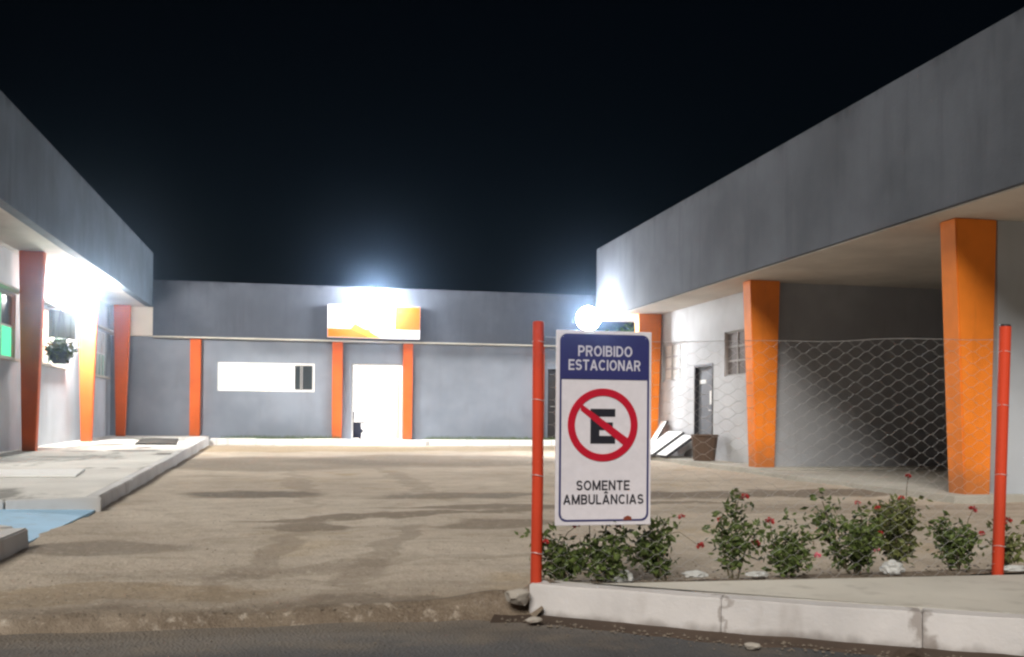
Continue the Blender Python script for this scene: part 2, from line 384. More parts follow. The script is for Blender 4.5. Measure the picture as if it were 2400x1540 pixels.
# dark brown strip in the gutter under the kerb
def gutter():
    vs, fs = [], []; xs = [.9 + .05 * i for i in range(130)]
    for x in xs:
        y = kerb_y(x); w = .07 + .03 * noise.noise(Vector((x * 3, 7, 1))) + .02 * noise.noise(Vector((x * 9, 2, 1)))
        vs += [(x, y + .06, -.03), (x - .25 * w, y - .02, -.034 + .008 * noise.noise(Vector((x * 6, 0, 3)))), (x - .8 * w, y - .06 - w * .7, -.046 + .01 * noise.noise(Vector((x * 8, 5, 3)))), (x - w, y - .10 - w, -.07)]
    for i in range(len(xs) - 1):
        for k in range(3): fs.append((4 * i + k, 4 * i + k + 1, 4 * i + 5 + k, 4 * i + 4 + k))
    obj('gutter', (vs, fs), 'gutter_brown', kind='structure')
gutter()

# planted strip and pavement on the right, edged with kerb stones
pav = obj('pavement_right', hexa(B(), [(x + .10, y + .10, -.1) for x, y in KL[:1]] + [(x + .08, y + .12, -.1) for x, y in KL[1:]] + [(9, 1, -.1), (9, 4.36, -.1), (3.6, 4.42, -.1), (1.3, 4.50, -.1)],
          [(x + .10, y + .10, .108) for x, y in KL[:1]] + [(x + .08, y + .12, .108) for x, y in KL[1:]] + [(9, 1, .108), (9, 4.36, .108), (3.6, 4.42, .108), (1.3, 4.50, .108)]), 'pavement', kind='structure')
SEG = [(1.05, 4.545), (1.79, 4.02), (2.487, 3.60), (3.20, 3.16), (3.92, 2.72), (4.6, 2.30)]
for i, (a, b) in enumerate(zip(SEG, SEG[1:])):
    a, b = Vector((*a, 0)), Vector((*b, 0)); d = (b - a).normalized(); n = Vector((-d.y, d.x, 0))
    a += d * (.0015 if i else 0); b -= d * .0015; hj = .003 * rnd.uniform(-1, 1); out = .012
    bot = [a - n * out, b - n * out, b + n * .115, a + n * .115]; top = [a, b, b + n * .115, a + n * .115]
    bm = hexa(B(), [p + Vector((0, 0, -.12)) for p in bot], [p + Vector((0, 0, .112 + hj)) for p in top], .005)
    bmesh.ops.subdivide_edges(bm, edges=[e for e in bm.edges if e.calc_length() > .3], cuts=9, use_grid_fill=True)
    for v in bm.verts: v.co += Vector((0, 0, 1)) * .006 * noise.noise(v.co * 5) + n * .007 * noise.noise(v.co * 7 + Vector((3, 1, 2)))
    obj('kerb_stone', bm, 'stained_kerb', pav)

# ------------------------------------------------------------------ pavement of the left building, its kerb stones, ramp
def left_pavement():
    kx = lambda y: -1.82 - .036 * (y - 9.5)
    y0, y1 = 9.5, 26.5
    bot = [(kx(y0) - .12, y0 - .0, -.1), (kx(y1) - .12, y1, -.1), (kx(y1) - .12, 28.2, -.1), (-5.3, 28.2, -.1), (-9, 28.2, -.1), (-9, 6.9, -.1), (-4.0, 8.6, -.1)]
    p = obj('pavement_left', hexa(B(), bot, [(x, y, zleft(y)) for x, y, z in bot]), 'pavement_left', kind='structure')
    n = 15; step = (y1 - y0) / n
    for i in range(n):
        a, b = y0 + i * step + .006, y0 + (i + 1) * step - .006; hj = .006 * rnd.uniform(-1, 1)
        bot = [(kx(a) + .012, a, -.08), (kx(b) + .012, b, -.08), (kx(b) - .12, b, -.08), (kx(a) - .12, a, -.08)]
        top = [(kx(a), a, zleft(a) + .006 + hj), (kx(b), b, zleft(b) + .006 + hj), (kx(b) - .12, b, zleft(b) + .006 + hj), (kx(a) - .12, a, zleft(a) + .006 + hj)]
        obj('kerb_stone', hexa(B(), bot, top, .01), 'kerb_paint', p)
    # front edge stones, along the ramp
    A, Bv = Vector((-1.815, 9.49, 0)), Vector((-4.1, 8.55, 0)); d = (Bv - A).normalized(); nn = Vector((d.y, -d.x, 0))
    if nn.y > 0: nn = -nn
    for i in range(3):
        a, b = A + d * (.78 * i + (.006 if i else 0)), A + d * (.78 * (i + 1) - .006)
        q = [a + nn * .10, b + nn * .10, b, a]
        obj('kerb_stone', hexa(B(), [v + Vector((0, 0, -.08)) for v in q], [v + Vector((0, 0, zleft(9.3) + .006)) for v in q], .01), 'kerb_paint', p)
    # second, nearer pavement block in the corner of the picture
    q = [(-1.90, 2.5), (-1.90, 6.96), (-3.5, 8.3), (-9, 8.3), (-9, 2.5)]
    p2 = obj('pavement_near', hexa(B(), [(x, y, -.1) for x, y in q], [(x, y, .135) for x, y in q]), 'pavement', kind='structure')
    for i in range(6):
        a, b = 7.0 - i * .78 - .004, 7.0 - (i + 1) * .78 + .008
        obj('kerb_stone', hexa(B(), [(-1.765, b, -.08), (-1.765, a, -.08), (-1.90, a - .04, -.08), (-1.90, b, -.08)], [(-1.777, b, .14), (-1.777, a, .14), (-1.90, a - .04, .14), (-1.90, b, .14)], .01), 'kerb_paint', p2)
    for i in range(2):
        A, d = Vector((-1.80, 7.0, 0)), Vector((-.70, .71, 0)).normalized(); nn = Vector((.71, .70, 0)).normalized() * .1
        a, b = A + d * .8 * i + d * .12, A + d * (.8 * (i + 1) - .008) + d * .12
        q = [a - nn, b - nn, b, a]
        obj('kerb_stone', hexa(B(), [v + Vector((0, 0, -.08)) for v in q], [v + Vector((0, 0, .14)) for v in q], .01), 'kerb_paint', p2)
    # blue accessible ramp between the two blocks
    q = [(-1.83, 7.06, .018), (-1.83, 9.44, .03), (-4.2, 8.65, .15), (-3.2, 8.2, .13), (-2.6, 7.8, .10)]
    obj('ramp', hexa(B(), [(x, y, -.1) for x, y, z in q], q), 'blue_ramp_paint', loc=(-2.6, 8.3, 0), label='pale blue painted access ramp between the two left kerbs', cat='ramp')
left_pavement()

# ------------------------------------------------------------------ LEFT BUILDING
def column(parent, pts_bot, pts_top, m='orange_paint', bev=.012): return obj('column', hexa(B(), pts_bot, pts_top, bev), m, parent)
LB = thing('left_building', (-7, 20, 0), 'tall left building with deep grey fascia over orange tapered columns', 'building')
LW = [(17.0, 19.05, 1.85, 3.0), (20.5, 22.75, 1.87, 3.02), (25.6, 27.35, 1.84, 3.0)]
LX = -5.1
obj('wall', wall('y', LX - .2, .2, 13.4, 27.9, 0, 3.74, LW), 'left_wall', LB)
obj('end_wall', bx(-14, -5.302, 13.4, 13.6, 0, 3.74), 'wall_paint', LB)
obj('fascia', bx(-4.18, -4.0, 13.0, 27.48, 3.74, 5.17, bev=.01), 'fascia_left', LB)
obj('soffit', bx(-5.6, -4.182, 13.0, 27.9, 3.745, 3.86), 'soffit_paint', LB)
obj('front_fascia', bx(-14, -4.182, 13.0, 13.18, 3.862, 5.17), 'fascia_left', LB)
obj('roof', bx(-14, -4.19, 13.19, 27.9, 4.3, 4.42), 'roof_felt', LB)
obj('lintel', bx(-5.098, -4.0, 27.62, 27.86, 2.97, 3.742), 'cream_paint', LB)
for yc, bz in ((14.0, .16), (18.7, .18), (23.3, .24), (27.42, .28)):
    h = .09
    bot = [(-5.096, yc - h, bz - .1), (-4.63, yc - h, bz - .1), (-4.63, yc + h, bz - .1), (-5.096, yc + h, bz - .1)]
    bot = [(-4.85, yc - h, bz - .1), (-4.64, yc - h, bz - .1), (-4.64, yc + h, bz - .1), (-4.85, yc + h, bz - .1)]
    top = [(-4.95, yc - h, 3.743), (-4.54, yc - h, 3.743), (-4.54, yc + h, 3.743), (-4.95, yc + h, 3.743)]
    column(LB, bot, top, 'orange_red_paint')
def window_y(parent, x, face, y0, y1, z0, z1, rows, cols, pane, frame='aluminium', bar=.035, back=None, panes=None):
    """window in a wall running along y; face = +1 if it looks to +x"""
    w = obj('window', bx(x - face * .12, x - face * .10, y0, y1, z0, z1), back or 'dark_recess', parent)
    bm = B(); xa, xb = sorted((x - face * .09, x - face * .04))
    for a, b_, c, d in ((y0, y0 + bar, z0, z1), (y1 - bar, y1, z0, z1), (y0 + bar, y1 - bar, z0, z0 + bar), (y0 + bar, y1 - bar, z1 - bar, z1)): box(bm, xa, xb, a, b_, c, d)
    obj('frame', bm, frame, w)
    cw = (y1 - y0 - bar) / cols; rh = (z1 - z0 - bar) / rows; xa2, xb2 = sorted((x - face * .085, x - face * .045))
    for c in range(1, cols): obj('mullion', bx(xa2, xb2, y0 + c * cw, y0 + c * cw + bar, z0 + bar, z1 - bar), frame, w)
    for r in range(1, rows): obj('transom', bx(xa2 + .003, xb2 - .003, y0 + bar, y1 - bar, z0 + r * rh, z0 + r * rh + bar), frame, w)
    xa3, xb3 = sorted((x - face * .072, x - face * .062))
    for c in range(cols):
        for r in range(rows):
            m = panes(c, r) if panes else pane
            if m: obj('pane', bx(xa3, xb3, y0 + c * cw + bar * .8, y0 + (c + 1) * cw + bar * .2, z0 + r * rh + bar * .8, z0 + (r + 1) * rh + bar * .2), m, w)
    return w
tag(window_y(LB, LX, 1, *LW[0], 2, 3, 'lit_green', 'shutter', panes=lambda c, r: 'tint_glass' if c == 2 and r == 1 else 'lit_green'), 'window glowing green at the left edge')
w2 = window_y(LB, LX, 1, *LW[1], 3, 4, 'pale_glass', 'shutter', .03)
w3 = window_y(LB, LX, 1, *LW[2], 2, 4, 'pale_glass', 'aluminium', .03, panes=lambda c, r: 'pale_glass' if r == 0 else 'shutter')
for (y0, y1, z0, z1), w in zip(LW, [o for o in LB.children if o.name.startswith('window')]):
    obj('sill', bx(LX + .002, LX + .10, y0 - .05, y1 + .05, z0 - .05, z0, bev=.006), 'concrete', w)
    obj('lintel_ledge', bx(LX + .002, LX + .16, y0 - .08, y1 + .08, z1 + .02, z1 + .06, bev=.006), 'concrete', w)

# ------------------------------------------------------------------ BACK BUILDING
BB = thing('back_building', (2, 29, 0), 'low grey back building with glowing doorway and ribbon window across the yard', 'building')
BY = 27.9
WIN = (-2.35, .25, 1.53, 2.32); DOOR = (1.275, 2.74, .215, 2.35); DOOR2 = (6.95, 7.85, .25, 2.3)
obj('wall', wall('x', BY, .2, -5.098, 8.2, 0, 3.6, [WIN, DOOR, DOOR2]), 'wall_paint', BB)
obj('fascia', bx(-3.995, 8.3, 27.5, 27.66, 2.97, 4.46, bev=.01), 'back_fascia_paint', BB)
obj('soffit', bx(-3.995, 8.3, 27.662, 27.898, 2.985, 3.06), 'concrete', BB)
obj('ledge', bx(-3.99, 8.28, 27.46, 27.70, 2.93, 2.968, bev=.006), 'concrete', BB)
obj('roof', bx(-5, 8.2, 28.11, 34, 3.6, 3.75), 'roof_felt', BB)
obj('side_wall', bx(8.0, 8.2, 28.102, 34, 0, 3.598), 'wall_paint', BB)
obj('rear_wall', bx(-5, 7.998, 33.8, 34, 0, 3.598), 'wall_paint', BB)
for xc, w, bz in ((-2.92, .14, .28), (.87, .145, .33), (2.835, .135, .235), (6.66, .14, .28)):
    hexa_b = [(xc - w * .92, 27.70, bz - .1), (xc + w * .92, 27.70, bz - .1), (xc + w * .92, 27.898, bz - .1), (xc - w * .92, 27.898, bz - .1)]
    hexa_t = [(xc - w, 27.665, 2.984), (xc + w, 27.665, 2.984), (xc + w, 27.898, 2.984), (xc - w, 27.898, 2.984)]
    # stop below the little ledge
    column(BB, hexa_b, [(x, y + .05 if y < 27.8 else y, 2.93) for x, y, z in hexa_t], 'orange_red_paint')
# lit room behind the door and window
rm = obj('interior_wall', bx(-5, 7.99, 31.6, 31.7, 0, 3.4), 'interior_white', BB)
obj('interior_partition', bx(.95, 1.05, 28.102, 31.598, .2, 3.3), 'interior_white', BB)
obj('interior_partition', bx(3.3, 3.4, 28.102, 31.598, .2, 3.3), 'interior_white', BB)
obj('interior_partition', bx(-3.4, -3.3, 28.102, 31.598, .2, 3.3), 'interior_white', BB)
obj('interior_floor', bx(-5, 7.99, 28.102, 31.598, .1, .215), 'interior_white', BB)
obj('interior_ceiling', bx(-5, 7.99, 28.102, 31.598, 3.3, 3.4), 'interior_white', BB)
for x0, x1, y in ((1.35, 2.95, 29.0), (1.35, 2.95, 30.4), (-2.7, -.9, 29.2), (-.7, .7, 29.2), (-2.2, .2, 30.6)):
    obj('ceiling_tube', bx(x0, x1, y - .12, y + .12, 3.24, 3.298), 'tube_light', BB)
def bar_frame(bm, x0, x1, z0, z1, y0, y1, t):
    for a, b_, c, d in ((x0, x0 + t, z0, z1), (x1 - t, x1, z0, z1), (x0 + t, x1 - t, z0, z0 + t), (x0 + t, x1 - t, z1 - t, z1)): box(bm, a, b_, y0, y1, c, d)
    return bm
W = obj('window', bar_frame(B(), WIN[0], WIN[1], WIN[2], WIN[3], BY - .012, BY + .10, .045), 'white_kerb', BB)
for x in (-1.5, -.68): obj('mullion', bx(x - .018, x + .018, BY + .02, BY + .06, WIN[2] + .045, WIN[3] - .045), 'white_kerb', W)
for x0, x1 in ((-.30, -.12), (-.10, .205)):
    s = obj('sash', bar_frame(B(), x0, x1, WIN[2] + .046, WIN[3] - .046, BY + .0, BY + .05, .022), 'aluminium', W)
    obj('pane', bx(x0 + .018, x1 - .018, BY + .02, BY + .03, WIN[2] + .062, WIN[3] - .062), 'night_glass', s)
obj('blind', bx(-.31, .21, BY + .105, BY + .115, WIN[2] + .02, WIN[3] - .02), 'dark_recess', W)
D = obj('door_frame', B(), 'grey_door', BB)
bm = B(); box(bm, DOOR[0], DOOR[0] + .05, BY + .03, BY + .14, DOOR[2], DOOR[3]); box(bm, DOOR[1] - .05, DOOR[1], BY + .03, BY + .14, DOOR[2], DOOR[3]); box(bm, DOOR[0] + .05, DOOR[1] - .05, BY + .03, BY + .14, DOOR[3] - .05, DOOR[3])
bm.to_mesh(D.data); bm.free(); D.data.materials[0] = MATS['aluminium']
for v in D.data.vertices: v.co -= BB.location
obj('door_leaf', bx(2.60, 2.645, 28.12, 28.98, .225, 2.29), 'curtain', BB)
dl = obj('door_leaf', bx(6.955, 7.845, 27.99, 28.04, .26, 2.29), 'dark_recess', BB)
obj('handle', tube(B(), [(7.06, 27.985, 1.2), (7.06, 27.95, 1.2), (7.18, 27.95, 1.2)], .012), 'aluminium', dl)
# entrance step, white kerb with grassy bed
BP = obj('pavement_back', bx(-2.45, 9.0, 26.82, 27.897, 0, .205), 'concrete', kind='structure')
xs = [-2.42, -1.25, -.05, 1.12, 3.14, 4.35, 5.55, 6.75, 7.95, 9.0]
for a, b_ in zip(xs, xs[1:]):
    if a == 1.12: continue
    obj('kerb_stone', bx(a + .006, b_ - .006, 26.6, 26.818, -.02, .255 + .006 * rnd.uniform(-1, 1), bev=.012), 'white_kerb', BP)
bm = B(); q = [(1.06, 26.45), (3.2, 26.45), (3.32, 26.6), (3.2, 26.817), (1.06, 26.817), (.96, 26.6)]
hexa(bm, [(x, y, 0) for x, y in q], [(x, y, .225) for x, y in q], .015)
obj('step', bm, 'white_kerb', BP)
obj('step', bx(1.06, 3.2, 26.822, 27.897, .2052, .215), 'white_kerb', BP)
def grass_bed(name, x0, x1, seed, n, label):
    r = random.Random(seed); vs, fs = [], []
    for i in range(n):
        x = r.uniform(x0, x1); y = r.uniform(26.86, 27.85); h = r.uniform(.05, .13) * (1.2 if y > 27.4 else .8); a = r.uniform(0, 6.28); w = .008
        dx, dy = math.cos(a) * w, math.sin(a) * w; lx, ly = r.uniform(-.04, .04), r.uniform(-.04, .04); k = len(vs)
        vs += [(x - dx, y - dy, .2), (x + dx, y + dy, .2), (x + lx, y + ly, .2 + h)]; fs.append((k, k + 1, k + 2))
    obj(name, (vs, fs), 'grass', label=label, cat='grass', kind='stuff')
grass_bed('grass', -2.2, .95, 3, 2600, 'thin grass behind the white kerb under the ribbon window')
grass_bed('grass', 3.3, 8.6, 4, 3800, 'thin grass behind the white kerb right of the doorway')
# waiting chair just inside the doorway
CH = thing('chair', (1.50, 28.55, .215), 'small dark chair just inside the glowing doorway', 'chair')
bm = B(); hexa(bm, [(1.29, 28.16, .34), (1.33, 28.16, .34), (1.33, 28.7, .34), (1.29, 28.7, .34)], [(1.28, 28.16, 1.0), (1.38, 28.16, 1.0), (1.38, 28.7, 1.0), (1.28, 28.7, 1.0)], .012); obj('backrest', bm, 'chair_blue', CH)
obj('seat', bx(1.335, 1.62, 28.16, 28.7, .40, .50, bev=.015), 'chair_blue', CH)
for y in (28.12, 28.70):
    obj('armrest', bx(1.34, 1.68, y, y + .05, .66, .70, bev=.008), 'chair_blue', CH)
    obj('side_panel', bx(1.30, 1.56, y + .005, y + .04, .25, .655), 'chair_blue', CH)
for x in (1.33, 1.55):
    for y in (28.18, 28.66): obj('leg', tube(B(), [(x, y, .2151), (x, y, .40)], .02, 6), 'dark_metal', CH)

# ------------------------------------------------------------------ RIGHT BUILDING
RB = thing('right_building', (9, 15, 0), 'long grey right building with deep fascia, open porch and bright orange columns', 'building')
RX = 7.45
RWIN1 = (18.5, 19.85, 1.66, 2.45); RDOOR = (17.15, 18.05, .14, 1.93); RWIN2 = (15.75, 16.65, 1.66, 2.46)
obj('wall', wall('y', RX, .2, 14.9, 21.4, 0, 3.11, [RWIN1, RDOOR, RWIN2]), 'white_wall', RB)
obj('porch_wall', bx(RX + .001, 14, 14.68, 14.898, 0, 3.11), 'porch_paint', RB)
obj('front_wall', bx(RX, 14, 9.46, 9.66, 0, 3.11), 'front_wall_paint', RB)
obj('porch_end_wall', bx(12.6, 12.8, 9.662, 14.678, 0, 3.11), 'porch_paint', RB)
obj('rear_wall', bx(RX + .202, 14, 21.2, 21.4, 0, 3.11), 'wall_paint', RB)
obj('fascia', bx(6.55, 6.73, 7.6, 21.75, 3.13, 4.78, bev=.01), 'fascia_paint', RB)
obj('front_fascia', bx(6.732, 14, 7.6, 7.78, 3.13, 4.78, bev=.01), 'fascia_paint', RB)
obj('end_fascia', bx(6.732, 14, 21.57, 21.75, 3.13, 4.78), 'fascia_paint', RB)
obj('soffit', bx(6.60, 14, 7.65, 21.70, 3.112, 3.128), 'soffit_paint', RB)
obj('roof', bx(6.74, 14, 7.79, 21.56, 3.9, 4.0), 'roof_felt', RB)
for yc in (9.58, 14.62, 19.95):
    h = .14; bz = .0
    column(RB, [(7.035, yc - h, bz), (7.345, yc - h, bz), (7.345, yc + h, bz), (7.035, yc + h, bz)],
               [(6.91, yc - h, 3.111), (7.43, yc - h, 3.111), (7.43, yc + h, 3.111), (6.91, yc + h, 3.111)])
obj('floor_slab', bx(6.80, 14, 14.2, 21.5, -.05, .125, bev=.01), 'concrete', RB)
obj('floor_slab', bx(6.80, 14, 9.3, 14.19, -.05, .095, bev=.01), 'concrete', RB)
w = window_y(RB, RX, -1, *RWIN1, 3, 3, 'white_board', 'white_wall', .04, back='white_board'); tag(w, 'pale window by the far column')
w = window_y(RB, RX, -1, *RWIN2, 3, 2, 'brown_glass', 'shutter', .03); tag(w, 'brown window beside the middle column')
for y0, y1, z0, z1 in (RWIN1, RWIN2): pass
dr = obj('door', bx(RX + .07, RX + .12, RDOOR[0] + .05, RDOOR[1] - .05, RDOOR[2], RDOOR[3] - .05), 'grey_door', RB)
bm = B(); y0, y1, z0, z1 = RDOOR
for a, b_, c, d in ((y0, y0 + .05, z0, z1), (y1 - .05, y1, z0, z1), (y0 + .05, y1 - .05, z1 - .05, z1)): box(bm, RX - .01, RX + .13, a, b_, c, d)
obj('frame', bm, 'dark_metal', dr)
for z0_, z1_ in ((.28, .95), (1.05, 1.75)): obj('panel', bx(RX + .062, RX + .069, RDOOR[0] + .16, RDOOR[1] - .16, z0_, z1_, bev=.003), 'grey_door', dr)
obj('notice', bx(RX + .056, RX + .061, 17.62, 17.92, 1.56, 1.64), 'paper', dr); obj('notice', bx(RX + .056, RX + .061, 17.26, 17.44, 1.16, 1.42), 'paper', dr)
obj('handle', tube(B(), [(RX + .06, 17.27, 1.05), (RX + .02, 17.27, 1.05), (RX + .02, 17.39, 1.05)], .011, 6), 'aluminium', dr)

# ------------------------------------------------------------------ lamps (lit in the photograph)
def globe_lamp(loc, wallpt, r, mat, label, mount_n):
    L = thing('globe_lamp', wallpt, label, 'lamp'); c = Vector(loc); w = Vector(wallpt)
    n = Vector(mount_n)
    obj('wall_plate', tube(B(), [w + n * .002, w + n * .03], .08, 16), 'dark_metal', L)
    up_ = 1 if w.z > c.z else -1; neck = c + Vector((0, 0, up_ * r)) if abs(n.z) < .5 else c - n * -r
    elbow = Vector((neck.x, neck.y, w.z)) if abs(n.z) < .5 else neck
    if abs(n.z) < .5:
        obj('arm', tube(B(), [w + n * .03, w + (elbow - w) * .8, elbow + Vector((0, 0, -.02 * up_)), neck], .014, 8), 'dark_metal', L)
        obj('holder', tube(B(), [neck + Vector((0, 0, up_ * .05)), neck + Vector((0, 0, -up_ * .03))], [.04, .055], 14), 'dark_metal', L)
    else:
        obj('holder', tube(B(), [w, c - Vector((0, 0, -r * .85))], [.04, .05], 14), 'dark_metal', L)
    obj('globe', ball(B(), c, r, 3), mat, L, smooth=True)
    return L
globe_lamp((1.86, 27.08, 4.10), (1.86, 27.5, 3.98), .26, 'globe_sign', 'glaring white globe lamp above the signboard on the back building', (0, -1, 0))
globe_lamp((-4.70, 22.35, 3.36), (-4.70, 22.35, 3.744), .24, 'globe_left', 'glaring white globe lamp hanging under the left canopy', (0, 0, -1))
globe_lamp((6.10, 20.85, 3.08), (6.55, 20.85, 3.24), .26, 'globe_right', 'glaring white globe lamp at the far end of the right fascia', (-1, 0, 0))

# signboard of the back building, washed out by its lamp
SB = thing('signboard', (1.85, 27.5, 3.03), 'orange and white signboard over the glowing doorway', 'signboard')
obj('board', bx(.575, 3.12, 27.36, 27.498, 3.03, 3.935, bev=.006), 'sign_white', SB)
obj('stripe', bx(.585, 1.75, 27.352, 27.358, 3.045, 3.285), 'sign_orange', SB)
bm = B(); q = [(1.20, 3.285), (1.75, 3.045), (2.05, 3.045), (1.32, 3.44)]
hexa(bm, [(x, 27.345, z) for x, z in q], [(x, 27.351, z) for x, z in q]); obj('wedge', bm, 'sign_yellow', SB)
obj('block', bx(2.42, 3.11, 27.352, 27.358, 3.29, 3.925), 'sign_orange', SB)

# ------------------------------------------------------------------ things on the left
HP = thing('hanging_plant', (-4.84, 21.2, 1.88), 'dark bushy plant in a black pot hanging at the left window', 'plant')
bm = B(); tube(bm, [(-4.84, 21.2, 1.88), (-4.84, 21.2, 1.98), (-4.84, 21.2, 2.12)], [.13, .19, .21], 16); obj('pot', bm, 'black_plastic', HP)
bm = B()
for k in range(3): tube(bm, [(-4.84 + .2 * math.cos(k * 2.1), 21.2 + .2 * math.sin(k * 2.1), 2.11), (-4.84, 21.2, 3.0)], .005, 5)
tube(bm, [(-4.84, 21.2, 2.99), (-5.09, 21.2, 3.03)], .008, 6); obj('hanger', bm, 'dark_metal', HP)
def plant_pt(r):
    d = Vector((r.gauss(0, 1), r.gauss(0, 1), r.gauss(0, 1))).normalized() * (.27 * r.random() ** .45); return Vector((-4.84, 21.2, 2.16)) + Vector((d.x, d.y, d.z * .85 - .25 * (d.x ** 2 + d.y ** 2)))
obj('foliage', leaves(700, plant_pt, .10, random.Random(77), 1.0), 'leaf', HP)
HC = B(); 
pts = [(21.3 + .05 * i, -.09 + .035 * i + .03 * math.sin(i * 1.7)) for i in range(12)]
vs = [HC.verts.new((-4.99 + d, y, z)) for (y, d) in pts for z in (2.42, 2.98)]
for i in range(11): HC.faces.new((vs[2 * i], vs[2 * i + 2], vs[2 * i + 3], vs[2 * i + 1]))
r_ = bmesh.ops.solidify(HC, geom=HC.faces[:], thickness=.015)
obj('hanging_cloth', HC, 'grey_cloth', loc=(-4.99, 22.2, 2.45), label='grey cloth hanging in the window above the black bag', cat='cloth')
zl = zleft(22.5)
MT = obj('floor_mat', hexa(B(), [(-3.45, 21.5, zleft(21.5) + .002), (-2.62, 21.5, zleft(21.5) + .002), (-3.0, 25.0, zleft(25) + .002), (-3.85, 25.0, zleft(25) + .002)],
    [(-3.45, 21.5, zleft(21.5) + .03), (-2.62, 21.5, zleft(21.5) + .03), (-3.0, 25.0, zleft(25) + .03), (-3.85, 25.0, zleft(25) + .03)], .008), 'mat_rubber', loc=(-3.2, 23, zl), label='dark flat mat lying on the far left pavement', cat='mat')
SL = obj('concrete_slab', hexa(B(), [(-3.62, 12.0, zleft(12.0) + .001), (-2.55, 12.0, zleft(12) + .001), (-2.70, 13.2, zleft(13.2) + .001), (-3.8, 13.2, zleft(13.2) + .001)],
    [(-3.62, 12.0, zleft(12.0) + .022), (-2.55, 12.0, zleft(12) + .022), (-2.70, 13.2, zleft(13.2) + .022), (-3.8, 13.2, zleft(13.2) + .022)], .006), 'white_kerb', loc=(-3.2, 12.6, zleft(12.6)), label='pale flat inspection slab on the near left pavement', cat='slab')

# ------------------------------------------------------------------ things at the right building
def board(y0, y1, foot_x, head_x, h, t, label):
    base = .127
    d = Vector((head_x - foot_x, 0, h)).normalized(); n = Vector((-d.z, 0, d.x))
    P = thing('leaning_board', (foot_x, (y0 + y1) / 2, base), label, 'board', 'boards leaning by the grey door')
    def slab(a, b_, off, th, inset=0):
        f = Vector((foot_x, 0, base)) + n * off + d * inset; hd = Vector((head_x, 0, base + h)) + n * off - d * inset
        q = [(f.x, a + inset, f.z), (f.x, b_ - inset, f.z), (hd.x, b_ - inset, hd.z), (hd.x, a + inset, hd.z)]
        return hexa(B(), q, [(x + n.x * th, y, z + n.z * th) for x, y, z in q])
    obj('core', slab(y0, y1, 0, t), 'dark_edge', P); obj('face', slab(y0, y1, t + .0005, .004, .015), 'white_board', P)
board(19.3, 19.62, 6.98, 7.40, .70, .03, 'tall narrow white board leaning on the wall behind the sign')
board(18.35, 19.15, 6.72, 7.38, .46, .05, 'wide white board with dark edges leaning low against the wall')
board(17.75, 18.3, 6.78, 7.36, .40, .05, 'smaller white board leaning nearest the grey door')
BN = thing('bin', (7.12, 16.75, .126), 'brown worn bin standing in front of the grey door', 'bin')
bm = B(); tube(bm, [(7.12, 16.75, .126), (7.12, 16.75, .35), (7.12, 16.75, .58)], [.19, .215, .235], 14)
for v in bm.verts: v.co += Vector((noise.noise(v.co * 5), noise.noise(v.co * 5 + Vector((4, 0, 0))), 0)) * .025
obj('bin_body', bm, 'brown_bin', BN); bm = B()
for k in range(20):
    a, b_ = 2 * math.pi * k / 20, 2 * math.pi * (k + 1) / 20; tube(bm, [(7.12 + .24 * math.cos(a), 16.75 + .24 * math.sin(a), .585), (7.12 + .24 * math.cos(b_), 16.75 + .24 * math.sin(b_), .585)], .018, 6)
obj('rim', bm, 'brown_bin', BN)

# small tree behind the far end of the right building
TR = thing('tree', (9.6, 25.5, .09), 'leafy tree in the dark behind the far end of the right building', 'tree')
bm = B(); tube(bm, [(9.6, 25.5, 0), (9.55, 25.45, 1.2), (9.65, 25.5, 2.4)], [.12, .09, .05], 8)
for k in range(9):
    a = k * 2.4; z = 1.2 + .16 * k; tube(bm, [(9.58, 25.47, z), (9.58 + .9 * math.cos(a), 25.47 + .9 * math.sin(a), z + .6)], [.03, .01], 5)
obj('trunk', bm, 'bark', TR)
cl = [Vector((9.6 + rnd.gauss(0, .7), 25.5 + rnd.gauss(0, .7), 2.5 + rnd.gauss(0, .5))) for _ in range(28)]
obj('crown', leaves(2600, lambda r: r.choice(cl) + Vector((r.gauss(0, .2), r.gauss(0, .2), r.gauss(0, .16))), .13, random.Random(5)), 'tree_leaf', TR)

